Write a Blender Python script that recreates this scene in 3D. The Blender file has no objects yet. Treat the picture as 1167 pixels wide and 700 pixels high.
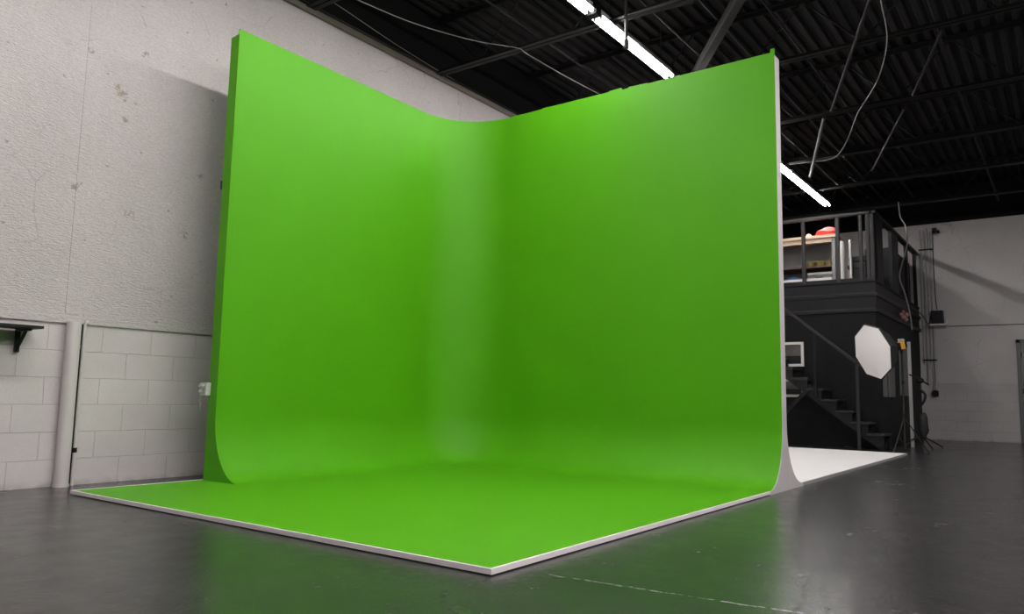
import bpy, bmesh, math, random
from mathutils import Vector, Matrix
random.seed(7)
SC = bpy.context.scene
COL = SC.collection
PI = math.pi

# ------------------------------------------------------------------ materials
def new_mat(name):
    m = bpy.data.materials.new(name); m.use_nodes = True
    nt = m.node_tree
    return m, nt, nt.nodes['Principled BSDF']

def mat(name, col, rough=.6, metal=0., noise=.06, scale=30., bump=0., bscale=200., spec=.5):
    """plain painted / plastic / metal surface with a little tonal variation and optional bump"""
    m, nt, b = new_mat(name)
    tc = nt.nodes.new('ShaderNodeTexCoord')
    n = nt.nodes.new('ShaderNodeTexNoise'); n.inputs['Scale'].default_value = scale; n.inputs['Detail'].default_value = 4
    nt.links.new(tc.outputs['Object'], n.inputs['Vector'])
    r = nt.nodes.new('ShaderNodeMapRange')
    r.inputs['To Min'].default_value = 1 - noise; r.inputs['To Max'].default_value = 1 + noise
    nt.links.new(n.outputs['Fac'], r.inputs['Value'])
    mx = nt.nodes.new('ShaderNodeVectorMath'); mx.operation = 'SCALE'
    mx.inputs[0].default_value = col[:3]
    nt.links.new(r.outputs['Result'], mx.inputs['Scale'])
    nt.links.new(mx.outputs['Vector'], b.inputs['Base Color'])
    b.inputs['Roughness'].default_value = rough; b.inputs['Metallic'].default_value = metal
    b.inputs['Specular IOR Level'].default_value = spec
    if bump:
        n2 = nt.nodes.new('ShaderNodeTexNoise'); n2.inputs['Scale'].default_value = bscale; n2.inputs['Detail'].default_value = 3
        nt.links.new(tc.outputs['Object'], n2.inputs['Vector'])
        bp = nt.nodes.new('ShaderNodeBump'); bp.inputs['Strength'].default_value = bump; bp.inputs['Distance'].default_value = .003
        nt.links.new(n2.outputs['Fac'], bp.inputs['Height']); nt.links.new(bp.outputs['Normal'], b.inputs['Normal'])
    return m

def emis(name, col, strength):
    m, nt, b = new_mat(name)
    b.inputs['Base Color'].default_value = (.8, .8, .8, 1)
    b.inputs['Emission Color'].default_value = (*col, 1); b.inputs['Emission Strength'].default_value = strength
    return m

def N(nt, typ, **kw):
    n = nt.nodes.new(typ)
    for k, v in kw.items():
        if k == 'op': n.operation = v
        elif k.startswith('i_'): n.inputs[k[2:]].default_value = v
        elif k.startswith('n'): n.inputs[int(k[1:])].default_value = v
    return n

def mathn(nt, op, a=None, b=None, clamp=False):
    n = nt.nodes.new('ShaderNodeMath'); n.operation = op; n.use_clamp = clamp
    for i, v in enumerate((a, b)):
        if v is None: continue
        if isinstance(v, (int, float)): n.inputs[i].default_value = v
        else: nt.links.new(v, n.inputs[i])
    return n.outputs[0]

def mixc(nt, fac, a, b):
    n = nt.nodes.new('ShaderNodeMix'); n.data_type = 'RGBA'
    for s, v in ((n.inputs['Factor'], fac), (n.inputs[6], a), (n.inputs[7], b)):
        if isinstance(v, (int, float)): s.default_value = v
        elif isinstance(v, tuple): s.default_value = (*v[:3], 1)
        else: nt.links.new(v, s)
    return n.outputs[2]

def noise(nt, vec, scale, detail=4, rough=.55):
    n = nt.nodes.new('ShaderNodeTexNoise')
    n.inputs['Scale'].default_value = scale; n.inputs['Detail'].default_value = detail; n.inputs['Roughness'].default_value = rough
    if vec is not None: nt.links.new(vec, n.inputs['Vector'])
    return n.outputs['Fac']

def ramp(nt, v, lo, hi, a=0., b=1.):
    n = nt.nodes.new('ShaderNodeMapRange')
    nt.links.new(v, n.inputs['Value'])
    n.inputs['From Min'].default_value = lo; n.inputs['From Max'].default_value = hi
    n.inputs['To Min'].default_value = a; n.inputs['To Max'].default_value = b
    return n.outputs['Result']

def bump(nt, h, strength, dist, prev=None):
    n = nt.nodes.new('ShaderNodeBump'); n.inputs['Strength'].default_value = strength; n.inputs['Distance'].default_value = dist
    nt.links.new(h, n.inputs['Height'])
    if prev is not None: nt.links.new(prev, n.inputs['Normal'])
    return n.outputs['Normal']

WALLC = (.595, .545, .54)
def wall_block_mat(name, base=WALLC, axes='yz', offx=0., joints=True):
    m, nt, b = new_mat(name)
    tc = nt.nodes.new('ShaderNodeTexCoord'); sep = nt.nodes.new('ShaderNodeSeparateXYZ')
    nt.links.new(tc.outputs['Object'], sep.inputs[0])
    com = nt.nodes.new('ShaderNodeCombineXYZ')
    nt.links.new(mathn(nt, 'ADD', sep.outputs['Y' if axes[0] == 'y' else 'X'], 20 * .39 + offx), com.inputs[0])
    nt.links.new(mathn(nt, 'ADD', sep.outputs['Z'], 0.), com.inputs[1])
    # slight wobble so that the joints are not ruler straight
    vm = N(nt, 'ShaderNodeVectorMath', op='ADD')
    nz = nt.nodes.new('ShaderNodeTexNoise'); nz.inputs['Scale'].default_value = 6
    nt.links.new(com.outputs[0], nz.inputs['Vector'])
    sc = N(nt, 'ShaderNodeVectorMath', op='SCALE'); sc.inputs['Scale'].default_value = .012
    nt.links.new(nz.outputs['Color'], sc.inputs[0]); nt.links.new(com.outputs[0], vm.inputs[0]); nt.links.new(sc.outputs[0], vm.inputs[1])
    br = nt.nodes.new('ShaderNodeTexBrick'); br.offset = .5
    for k, v in (('Scale', 1.), ('Mortar Size', .004), ('Mortar Smooth', .6), ('Brick Width', .39), ('Row Height', .198)):
        br.inputs[k].default_value = v
    br.inputs['Color1'].default_value = (1, 1, 1, 1); br.inputs['Color2'].default_value = (.975, .975, .975, 1); br.inputs['Mortar'].default_value = (.90, .89, .88, 1)
    nt.links.new(vm.outputs[0], br.inputs['Vector'])
    obj = tc.outputs['Object']
    n1 = ramp(nt, noise(nt, obj, 2.2, 5), .3, .7, .93, 1.05)
    n2 = noise(nt, obj, 14, 6, .7)
    spot = mathn(nt, 'MULTIPLY', ramp(nt, n2, .69, .75), ramp(nt, noise(nt, obj, 3.1, 2), .5, .62))
    basec = N(nt, 'ShaderNodeVectorMath', op='SCALE'); basec.inputs[0].default_value = base
    nt.links.new(n1, basec.inputs['Scale'])
    mul = N(nt, 'ShaderNodeVectorMath', op='MULTIPLY')
    nt.links.new(basec.outputs[0], mul.inputs[0]); nt.links.new(br.outputs['Color'], mul.inputs[1])
    g = ramp(nt, noise(nt, obj, 80, 4, .7), .3, .7, .93, 1.06)
    gs = N(nt, 'ShaderNodeVectorMath', op='SCALE'); nt.links.new(mul.outputs[0], gs.inputs[0]); nt.links.new(g, gs.inputs['Scale'])
    c = mixc(nt, mathn(nt, 'MULTIPLY', spot, .7), gs.outputs[0], (.16, .13, .11))
    # broken darker tone along the foot of the wall
    foot = mathn(nt, 'MULTIPLY', ramp(nt, sep.outputs['Z'], .0, .05, 1., 0.), ramp(nt, noise(nt, obj, 9, 4), .35, .65))
    c = mixc(nt, mathn(nt, 'MULTIPLY', foot, .55, True), c, (.12, .11, .105))
    nt.links.new(c, b.inputs['Base Color'])
    b.inputs['Roughness'].default_value = .62
    nb = bump(nt, mathn(nt, 'SUBTRACT', 1., br.outputs['Fac']), .75, .006)
    nb = bump(nt, noise(nt, obj, 120, 4), .25, .003, nb)
    nb = bump(nt, noise(nt, obj, 9, 3), .3, .01, nb)
    nt.links.new(nb, b.inputs['Normal'])
    return m

def plaster_mat(name, base=WALLC, marks=()):
    m, nt, b = new_mat(name)
    tc = nt.nodes.new('ShaderNodeTexCoord'); obj = tc.outputs['Object']
    mp = nt.nodes.new('ShaderNodeMapping'); mp.inputs['Scale'].default_value = (1, .55, 1.5)
    nt.links.new(obj, mp.inputs['Vector'])
    n1 = ramp(nt, noise(nt, obj, 1.4, 5), .3, .7, .93, 1.05)
    basec = N(nt, 'ShaderNodeVectorMath', op='SCALE'); basec.inputs[0].default_value = base
    nt.links.new(n1, basec.inputs['Scale'])
    n2 = noise(nt, mp.outputs[0], 11, 7, .72)
    spot = mathn(nt, 'MULTIPLY', ramp(nt, n2, .705, .74), ramp(nt, noise(nt, obj, 2.3, 2), .45, .6))
    c = mixc(nt, mathn(nt, 'MULTIPLY', spot, .8), basec.outputs[0], (.11, .09, .075))
    # fine horizontal cracking of the old paint
    nt_w = nt.nodes.new('ShaderNodeTexWave'); nt_w.bands_direction = 'Z'
    nt_w.inputs['Scale'].default_value = 9; nt_w.inputs['Distortion'].default_value = 14; nt_w.inputs['Detail'].default_value = 5; nt_w.inputs['Detail Scale'].default_value = 2.2
    nt.links.new(mp.outputs[0], nt_w.inputs['Vector'])
    # fine grain, hairline cracks and small chips
    g = ramp(nt, noise(nt, mp.outputs[0], 75, 5, .7), .3, .7, .86, 1.12)
    gs = N(nt, 'ShaderNodeVectorMath', op='SCALE'); nt.links.new(c, gs.inputs[0]); nt.links.new(g, gs.inputs['Scale']); c = gs.outputs[0]
    dv = N(nt, 'ShaderNodeVectorMath', op='ADD'); nzz = nt.nodes.new('ShaderNodeTexNoise'); nzz.inputs['Scale'].default_value = 4; nzz.inputs['Detail'].default_value = 6
    nt.links.new(obj, nzz.inputs['Vector']); sz = N(nt, 'ShaderNodeVectorMath', op='SCALE'); sz.inputs['Scale'].default_value = .25
    nt.links.new(nzz.outputs['Color'], sz.inputs[0]); nt.links.new(obj, dv.inputs[0]); nt.links.new(sz.outputs[0], dv.inputs[1])
    vo = nt.nodes.new('ShaderNodeTexVoronoi'); vo.feature = 'DISTANCE_TO_EDGE'; vo.inputs['Scale'].default_value = 1.7
    nt.links.new(dv.outputs[0], vo.inputs['Vector'])
    cr = mathn(nt, 'MULTIPLY', ramp(nt, vo.outputs['Distance'], .004, .012, 1., 0.), ramp(nt, noise(nt, obj, 1.9, 3), .5, .6))
    c = mixc(nt, mathn(nt, 'MULTIPLY', cr, .32, True), c, (.2, .17, .155))
    v2 = nt.nodes.new('ShaderNodeTexVoronoi'); v2.voronoi_dimensions = '2D'; v2.inputs['Scale'].default_value = 3.2
    s2 = nt.nodes.new('ShaderNodeSeparateXYZ'); nt.links.new(obj, s2.inputs[0]); c2 = nt.nodes.new('ShaderNodeCombineXYZ')
    nt.links.new(s2.outputs['Y'], c2.inputs[0]); nt.links.new(mathn(nt, 'MULTIPLY', s2.outputs['Z'], 1.3), c2.inputs[1]); nt.links.new(c2.outputs[0], v2.inputs['Vector'])
    ch = ramp(nt, mathn(nt, 'ADD', v2.outputs['Distance'], ramp(nt, noise(nt, obj, 40, 5, .8), .3, .7, -.05, .09)), .02, .055, 1., 0.)
    sx_ = nt.nodes.new('ShaderNodeSeparateColor'); nt.links.new(v2.outputs['Color'], sx_.inputs[0])
    ch = mathn(nt, 'MULTIPLY', ch, mathn(nt, 'GREATER_THAN', sx_.outputs[0], .5))
    c = mixc(nt, mathn(nt, 'MULTIPLY', ch, .75, True), c, (.13, .11, .09))
    for (p, r, col, k) in marks:
        d = N(nt, 'ShaderNodeVectorMath', op='DISTANCE'); d.inputs[1].default_value = p
        nt.links.new(obj, d.inputs[0])
        rr = mathn(nt, 'ADD', d.outputs['Value'], ramp(nt, noise(nt, obj, 26, 6, .85), .3, .7, -r * 1.3, r * 1.3))
        f = ramp(nt, rr, r * .1, r * .6, 1., 0.)
        c = mixc(nt, mathn(nt, 'MULTIPLY', f, k, True), c, col)
    nt.links.new(c, b.inputs['Base Color'])
    b.inputs['Roughness'].default_value = .66
    nb = bump(nt, nt_w.outputs['Fac'], .35, .008)
    nb = bump(nt, noise(nt, mp.outputs[0], 50, 5, .65), .9, .008, nb)
    nb = bump(nt, noise(nt, obj, 5, 4), .35, .02, nb)
    nt.links.new(nb, b.inputs['Normal'])
    return m

def floor_mat():
    m, nt, b = new_mat('dark_epoxy')
    tc = nt.nodes.new('ShaderNodeTexCoord'); obj = tc.outputs['Object']
    mp = nt.nodes.new('ShaderNodeMapping'); mp.inputs['Scale'].default_value = (1, 1, 1)
    nt.links.new(obj, mp.inputs['Vector'])
    n1 = noise(nt, obj, 1.1, 6, .6); n3 = noise(nt, obj, 6, 6, .7); n4 = noise(nt, obj, 90, 3)
    c = mixc(nt, ramp(nt, n1, .3, .7), FLOOR_A, FLOOR_B)
    # pale specks and chips
    sp = nt.nodes.new('ShaderNodeTexVoronoi'); sp.inputs['Scale'].default_value = 14
    nt.links.new(obj, sp.inputs['Vector'])
    speck = mathn(nt, 'MULTIPLY', ramp(nt, sp.outputs['Distance'], .03, .06, 1., 0.), ramp(nt, noise(nt, obj, 2.5, 2), .52, .6))
    c = mixc(nt, mathn(nt, 'MULTIPLY', speck, .5, True), c, (.3, .29, .28))
    # scuff cuts
    # crack / saw joint running out from the platform corner, and its curved branch
    masks = []
    def seg(p0, p1, w, c, col, k):
        dx, dy = p1[0] - p0[0], p1[1] - p0[1]; L = math.hypot(dx, dy); nx, ny = -dy / L, dx / L
        s = nt.nodes.new('ShaderNodeSeparateXYZ'); nt.links.new(obj, s.inputs[0])
        d = mathn(nt, 'ADD', mathn(nt, 'MULTIPLY', s.outputs['X'], nx), mathn(nt, 'MULTIPLY', s.outputs['Y'], ny))
        d = mathn(nt, 'SUBTRACT', d, nx * p0[0] + ny * p0[1])
        t = mathn(nt, 'ADD', mathn(nt, 'MULTIPLY', s.outputs['X'], dx / L), mathn(nt, 'MULTIPLY', s.outputs['Y'], dy / L))
        t = mathn(nt, 'SUBTRACT', t, (dx * p0[0] + dy * p0[1]) / L)
        wob = ramp(nt, noise(nt, obj, 9, 5, .7), .3, .7, -.012, .012)
        ad = mathn(nt, 'ABSOLUTE', mathn(nt, 'ADD', d, wob))
        f = ramp(nt, ad, w * .5, w, 1., 0.)
        f = mathn(nt, 'MULTIPLY', f, mathn(nt, 'MULTIPLY', mathn(nt, 'GREATER_THAN', t, 0.), mathn(nt, 'LESS_THAN', t, L)))
        f = mathn(nt, 'MULTIPLY', f, ramp(nt, noise(nt, obj, 35, 3), .42, .56))
        masks.append(f)
        return mixc(nt, mathn(nt, 'MULTIPLY', f, k, True), c, col)
    c = seg((.155, .179), (1.35, .29), .006, c, (.4, .4, .38), .8)
    masks.clear()
    arc = [(1.11, .27), (1.085, .45), (1.03, .65), (.975, 1.05), (.93, 1.45), (.9, 2.2)]
    for a, e in zip(arc, arc[1:]):
        c = seg(a, e, .009, c, (.010, .010, .010), .9)
    nt.links.new(c, b.inputs['Base Color'])
    tot = masks[0]
    for q in masks[1:]: tot = mathn(nt, 'MAXIMUM', tot, q)
    nt.links.new(ramp(nt, tot, 0., 1., FLOOR_SPEC, FLOOR_SPEC*.15), b.inputs['Specular IOR Level'])
    r = mathn(nt, 'ADD', ramp(nt, n3, .3, .7, -.045, .06), ramp(nt, n1, .3, .7, FLOOR_R - .03, FLOOR_R + .05))
    nt.links.new(r, b.inputs['Roughness'])
    nb = bump(nt, n3, .12, .010); nb = bump(nt, noise(nt, obj, 24, 5, .7), .22, .006, nb); nb = bump(nt, n4, .35, .003, nb)
    nb = bump(nt, noise(nt, obj, 2.2, 3), .12, .02, nb)
    nt.links.new(nb, b.inputs['Normal'])
    return m

FLOOR_A, FLOOR_B, FLOOR_R, FLOOR_SPEC = (.024, .0226, .0230), (.035, .0328, .0332), .21, .5
GREEN = (.074, .312, .0018)
TUBE = 42.
M = dict(
    green=mat('chroma_green_paint', GREEN, .52, noise=.03, scale=3, bump=.25, bscale=160, spec=.22),
    trim=mat('pale_trim_paint', (.88, .81, .80), .5, noise=.05, scale=12),
    trim_top=mat('cream_trim_paint', (.62, .64, .45), .5, noise=.05, scale=12),
    endwhite=mat('off_white_panel', (.60, .555, .55), .55, noise=.05, scale=6),
    white=mat('white_cyc_paint', (.82, .80, .79), .5, noise=.02, scale=5),
    greytrim=mat('grey_trim', (.30, .29, .29), .5),
    plywood=mat('raw_plywood', (.55, .42, .30), .7, noise=.12, scale=9),
    black=mat('matt_black_paint', (.004, .004, .0043), .55, spec=.16, noise=.15, scale=8),
    charcoal=mat('charcoal_paint', (.009, .009, .0098), .5, spec=.16, noise=.12, scale=8),
    railgrey=mat('dark_grey_rail_paint', (.028, .027, .027), .45, spec=.16, noise=.10, scale=10),
    deck=mat('black_roof_deck', (.0135, .0128, .013), .7, spec=.16, noise=.25, scale=5),
    steel=mat('black_painted_steel', (.008, .0076, .0076), .5, spec=.16, noise=.2, scale=10),
    steelgrey=mat('dusty_grey_steel', (.03, .0285, .028), .5, spec=.16, noise=.2, scale=12),
    rustline=mat('brownish_grey_conduit', (.17, .145, .12), .5, noise=.25, scale=8),
    metalwhite=mat('white_enamel', (.75, .75, .74), .35),
    tube=emis('lit_fluorescent_tube', (1., .97, .955), TUBE), tube_bright=emis('added_bright_tube', (1., .97, .955), TUBE*1.5),
    cable=mat('grey_cable', (.26, .25, .245), .5),
    cableblack=mat('black_cable', (.02, .02, .02), .5),
    whitepaint=mat('white_painted_metal', WALLC, .5, noise=.06, scale=8, bump=.15, bscale=60),
    conduit=mat('painted_grey_conduit', (.47, .45, .44), .5),
    rubber=mat('black_plastic', (.010, .010, .011), .5, spec=.25),
    yellow=mat('yellow_plastic', (.75, .36, .03), .5, noise=.2, scale=40),
    fabricwhite=mat('white_diffuser_fabric', (.88, .86, .84), .8, noise=.03, scale=20, bump=.15, bscale=60),
    fabricblack=mat('black_nylon', (.014, .014, .015), .7, bump=.2, bscale=150),
    red=mat('red_nylon', (.45, .02, .012), .6, noise=.15, scale=20),
    blue=mat('blue_cloth', (.05, .09, .20), .8, noise=.2, scale=25),
    olive=mat('olive_yellow_webbing', (.17, .13, .03), .7, noise=.3, scale=40),
    beige=mat('beige_plastic', (.62, .50, .38), .6),
    paper=mat('white_paper', (.66, .64, .62), .7, noise=.03),
    picture=mat('grey_print', (.09, .08, .075), .4, noise=.9, scale=4.5),
    boardgrey=mat('grey_board', (.20, .20, .20), .6, noise=.12, scale=4),
    pink=mat('pinkish_cloth', (.42, .22, .21), .7, noise=.3, scale=60),
    outlet=mat('pale_grey_plastic', (.50, .50, .48), .4),
    doorgrey=mat('grey_door_paint', (.22, .22, .225), .45, noise=.05, scale=3),
    doorframe=mat('dark_grey_frame_paint', (.15, .15, .155), .45),
    chairred=mat('brown_cable_drum', (.10, .045, .03), .5),
)
FLOORM = floor_mat()
PLAST = plaster_mat('rough_white_plaster', base=(.52, .475, .47), marks=[
    ((-4.08, .365, 3.06), .075, (.24, .18, .10), .8), ((-4.08, .98, 2.03), .05, (.13, .11, .09), .8),
    ((-4.08, .09, 2.22), .05, (.14, .12, .10), .7), ((-4.08, .55, 3.45), .045, (.12, .10, .085), .7),
    ((-4.08, 1.10, 2.55), .045, (.14, .12, .10), .7), ((-4.08, .42, 2.85), .04, (.15, .12, .09), .6),
    ((-4.08, .50, 2.1), .05, (.15, .13, .10), .6), ((-4.08, .13, 3.3), .035, (.14, .11, .09), .7)])
BLOCK = wall_block_mat('painted_block', offx=.0)
FARB = wall_block_mat('painted_block_far', base=(.62, .585, .575), axes='xz')
FARP = plaster_mat('plain_far_plaster', base=(.71, .67, .66))

# ------------------------------------------------------------------ mesh helpers
def B(): return bmesh.new()

def box(bm, x0, x1, y0, y1, z0, z1, bev=0.):
    g = bmesh.ops.create_cube(bm, size=1, matrix=Matrix.Translation(((x0+x1)/2, (y0+y1)/2, (z0+z1)/2)) @ Matrix.Diagonal((abs(x1-x0), abs(y1-y0), abs(z1-z0), 1)))
    if bev:
        vs = set(g['verts']); es = [e for e in bm.edges if e.verts[0] in vs and e.verts[1] in vs]
        bmesh.ops.bevel(bm, geom=es, offset=bev, segments=2, affect='EDGES', profile=.6)
    return bm

def bar(bm, a, b, w, d=None, up=(0, 0, 1), bev=0.):
    """rectangular bar from a to b, w wide (sideways) and d tall"""
    a, b = Vector(a), Vector(b); d = w if d is None else d
    z = (b - a); L = z.length; z.normalize()
    u = Vector(up)
    if abs(u.dot(z)) > .98: u = Vector((1, 0, 0))
    x = u.cross(z).normalized(); y = z.cross(x)
    R = Matrix((x, y, z)).transposed().to_4x4()
    g = bmesh.ops.create_cube(bm, size=1, matrix=Matrix.Translation((a+b)/2) @ R @ Matrix.Diagonal((w, d, L, 1)))
    if bev:
        vs = set(g['verts']); es = [e for e in bm.edges if e.verts[0] in vs and e.verts[1] in vs]
        bmesh.ops.bevel(bm, geom=es, offset=bev, segments=2, affect='EDGES', profile=.6)
    return bm

def cyl(bm, a, b, r, r2=None, seg=16):
    a, b = Vector(a), Vector(b); z = b - a
    R = z.to_track_quat('Z', 'Y').to_matrix().to_4x4()
    bmesh.ops.create_cone(bm, cap_ends=True, segments=seg, radius1=r, radius2=r if r2 is None else r2, depth=z.length,
                          matrix=Matrix.Translation((a+b)/2) @ R)
    return bm

def ball(bm, c, r, s=(1, 1, 1), seg=12):
    bmesh.ops.create_uvsphere(bm, u_segments=seg, v_segments=max(6, seg//2+2), radius=r, matrix=Matrix.Translation(c) @ Matrix.Diagonal((*s, 1)))
    return bm

def tube(bm, pts, r, seg=8, smooth=True, n=6):
    """round cable through points (Catmull-Rom)"""
    P = [Vector(p) for p in pts]
    if smooth and len(P) > 2:
        Q = []
        for i in range(len(P)-1):
            p0, p1, p2, p3 = P[max(i-1, 0)], P[i], P[i+1], P[min(i+2, len(P)-1)]
            for k in range(n):
                t = k/n
                Q.append(.5*((2*p1)+(p2-p0)*t+(2*p0-5*p1+4*p2-p3)*t*t+(3*p1-p0-3*p2+p3)*t**3))
        Q.append(P[-1]); P = Q
    rings = []; ref = None
    for i, p in enumerate(P):
        t = (P[min(i+1, len(P)-1)] - P[max(i-1, 0)]).normalized()
        if ref is None:
            ref = t.orthogonal().normalized()
        ref = (ref - t*ref.dot(t)).normalized(); q = t.cross(ref)
        rings.append([bm.verts.new(p + r*(math.cos(2*PI*k/seg)*ref + math.sin(2*PI*k/seg)*q)) for k in range(seg)])
    for a, b in zip(rings, rings[1:]):
        for k in range(seg): bm.faces.new((a[k], a[(k+1) % seg], b[(k+1) % seg], b[k]))
    bm.faces.new(rings[0][::-1]); bm.faces.new(rings[-1])
    return bm

def prism(bm, poly, fn, t0, t1):
    """extrude a 2-D polygon; fn(u, v, t) -> xyz"""
    a = [bm.verts.new(fn(u, v, t0)) for u, v in poly]; b = [bm.verts.new(fn(u, v, t1)) for u, v in poly]
    n = len(poly)
    bm.faces.new(a[::-1]); bm.faces.new(b)
    for i in range(n): bm.faces.new((a[i], a[(i+1) % n], b[(i+1) % n], b[i]))
    return bm

ORG = {}
def link(name, bm, m, parent=None, origin=None, smooth=None):
    """bm is in world space; origin becomes the object's location"""
    o0 = Vector(ORG.get(parent.name, (0, 0, 0))) if parent else Vector(origin or (0, 0, 0))
    if o0.length: bmesh.ops.translate(bm, verts=bm.verts, vec=-o0)
    bmesh.ops.recalc_face_normals(bm, faces=bm.faces)
    me = bpy.data.meshes.new(name); bm.to_mesh(me); bm.free()
    for k in (m if isinstance(m, (list, tuple)) else [m]): me.materials.append(k)
    if smooth is not None:
        me.shade_smooth()
        try: me.set_sharp_from_angle(angle=math.radians(smooth))
        except Exception: pass
    o = bpy.data.objects.new(name, me); COL.objects.link(o)
    if parent: o.parent = parent
    else: o.location = o0
    ORG[o.name] = tuple(o0)
    return o

def tag(o, label, cat, group=None):
    o['label'] = label; o['category'] = cat
    if group: o['group'] = group
    return o

def thing(name, label, cat, loc, group=None):
    o = bpy.data.objects.new(name, None); COL.objects.link(o); o.location = loc
    o.empty_display_size = .1
    ORG[o.name] = tuple(loc)
    return tag(o, label, cat, group)

def struct(name, bm, m, smooth=None):
    o = link(name, bm, m, smooth=smooth); o['kind'] = 'structure'; return o

def dup(root, loc, label, group=None):
    r = root.copy(); COL.objects.link(r); r.location = loc; r['label'] = label
    if group: r['group'] = group
    for ch in list(root.children):
        c = ch.copy(); COL.objects.link(c); c.parent = r
        for g in list(ch.children):
            d = g.copy(); COL.objects.link(d); d.parent = c
    return r

# ------------------------------------------------------------------ the room shell
XW, YF = -4.10, 15.373          # left wall face, far wall face
XR, YN = 7.5, -6.5              # walls out of the frame
WT = 4.52                       # top of the white paint
ZD = 5.22                       # roof deck underside
bm = B(); box(bm, XW-.25, XR+.2, YN-.2, YF+.25, -.12, 0); struct('floor', bm, FLOORM)

# left wall: bare blocks below, thicker rough plaster above, black paint at the top
bm = B(); box(bm, XW-.2, XW, YN, YF, 0, 1.20); wl = struct('wall_left', bm, BLOCK)
bm = B(); box(bm, XW-.2, XW+.012, YN, YF, 1.195, WT, .006); link('plaster_band', bm, PLAST, wl)['kind'] = 'structure'
bm = B(); box(bm, XW-.2, XW+.006, YN, YF, WT, ZD+.1); link('black_band', bm, M['black'], wl)['kind'] = 'structure'
bm = B(); box(bm, XW-.1, XW+.0165, YN, YF, 1.188, 1.243, .004); link('ledge_strip', bm, PLAST, wl)['kind'] = 'structure'
# raised plaster strip above the pipe
bm = B(); box(bm, XW+.002, XW+.0165, .09, .195, 1.26, WT, .004); link('plaster_strip', bm, PLAST, wl)['kind'] = 'structure'

bm = B(); box(bm, XW-.2, XR+.2, YF, YF+.2, 0, 1.15); wf = struct('wall_far', bm, FARB)
bm = B(); box(bm, XW-.2, XR+.2, YF-.004, YF+.2, 1.15, 4.47); link('plaster_band', bm, FARP, wf)['kind'] = 'structure'
bm = B(); box(bm, XW-.2, XR+.2, YF-.004, YF+.2, 4.47, ZD+.1); link('black_band', bm, M['black'], wf)['kind'] = 'structure'
bm = B(); box(bm, XR, XR+.2, YN, YF, 0, ZD+.1); struct('wall_right', bm, M['charcoal'])
bm = B(); box(bm, XW-.2, XR+.2, YN-.2, YN, 0, ZD+.1); struct('wall_near', bm, M['charcoal'])

# corrugated roof deck, ribs running towards the far wall
bm = B(); prof = []
x = XW-.1; p = .152
while x < XR+.1:
    prof += [(x, ZD), (x+.055, ZD), (x+.075, ZD+.045), (x+.13, ZD+.045)]; x += p
prof = prof + [(x, ZD), (x, ZD+.09), (XW-.1, ZD+.09)]
prism(bm, prof, lambda u, v, t: (u, t, v), YN, YF)
struct('ceiling', bm, M['deck'])
# conduit along the top of the white paint
bm = B(); box(bm, XW+.012, XW+.06, YN+.1, YF-.1, WT-.035, WT+.02, .006)
struct('trim_1', bm, M['rustline'])
bm = B(); cyl(bm, (XW+.045, YN+.1, WT+.045), (XW+.045, YF-.1, WT+.045), .014, seg=8); struct('trim_2', bm, M['steelgrey'], 40)

# door in the far wall
DX = 1.06
bm = B(); box(bm, DX, DX+.07, YF-.04, YF+.02, 0, 2.0, .005); box(bm, DX+.99, DX+1.06, YF-.04, YF+.02, 0, 2.0, .005); box(bm, DX, DX+1.06, YF-.04, YF+.02, 1.93, 2.0, .005)
d1 = struct('door_1', bm, M['doorframe'])
bm = B(); box(bm, DX+.075, DX+.985, YF-.022, YF+.02, .01, 1.925, .004); link('door_leaf', bm, M['doorgrey'], d1)
for z in (.25, 1., 1.7):
    bm = B(); cyl(bm, (DX+.074, YF-.03, z-.05), (DX+.074, YF-.03, z+.05), .01, seg=8); link('hinge', bm, M['steelgrey'], d1)
bm = B(); cyl(bm, (DX+.92, YF-.07, .98), (DX+.92, YF-.02, .98), .03); ball(bm, (DX+.92, YF-.085, .98), .032); link('door_knob', bm, M['steelgrey'], d1, smooth=40)

# ------------------------------------------------------------------ roof steel
def make_joist(y, label):
    t = thing('roof_joist', label, 'roof joist', (0, y, 4.5), 'open-web roof joists')
    x0, x1 = XW+.005, XR-.005
    bm = B(); box(bm, x0, x1, y-.06, y-.006, 4.525, 4.532); box(bm, x0, x1, y+.006, y+.06, 4.525, 4.532)
    box(bm, x0, x1, y-.012, y-.006, 4.525, 4.575); box(bm, x0, x1, y+.006, y+.012, 4.525, 4.575)
    link('bottom_chord', bm, M['steel'], t)
    bm = B(); box(bm, x0, x1, y-.06, y-.006, ZD-.012, ZD-.004); box(bm, x0, x1, y+.006, y+.06, ZD-.012, ZD-.004)
    box(bm, x0, x1, y-.012, y-.006, ZD-.06, ZD-.005); box(bm, x0, x1, y+.006, y+.012, ZD-.06, ZD-.005)
    link('top_chord', bm, M['steel'], t)
    bm = B(); s = .62; n = int((x1-x0)/s)
    pts = [(x0+.05+i*s, y, 4.55 if i % 2 else ZD-.03) for i in range(n+1)]
    for a, b in zip(pts, pts[1:]): cyl(bm, a, b, .011, seg=8)
    link('web', bm, M['steel'], t)
    return t
JL = [(4.05, 'black open-web roof joist crossing above the gap between the two bright strip lights'),
      (5.96, 'black open-web roof joist just behind the green back wall, highest in the upper right'),
      (7.88, 'black open-web roof joist, second one seen to the right of the green wall'),
      (9.80, 'black open-web roof joist at the near end of the far strip light'),
      (11.68, 'black open-web roof joist just above the far end of the distant strip light'),
      (13.6, 'black open-web roof joist farthest back, nearest the pale far wall'),
      (2.13, 'black open-web roof joist at the top edge above the left green wall')]
j0 = make_joist(*JL[0])
for y, lab in JL[1:]: dup(j0, (0, y, 4.5), lab)

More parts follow.
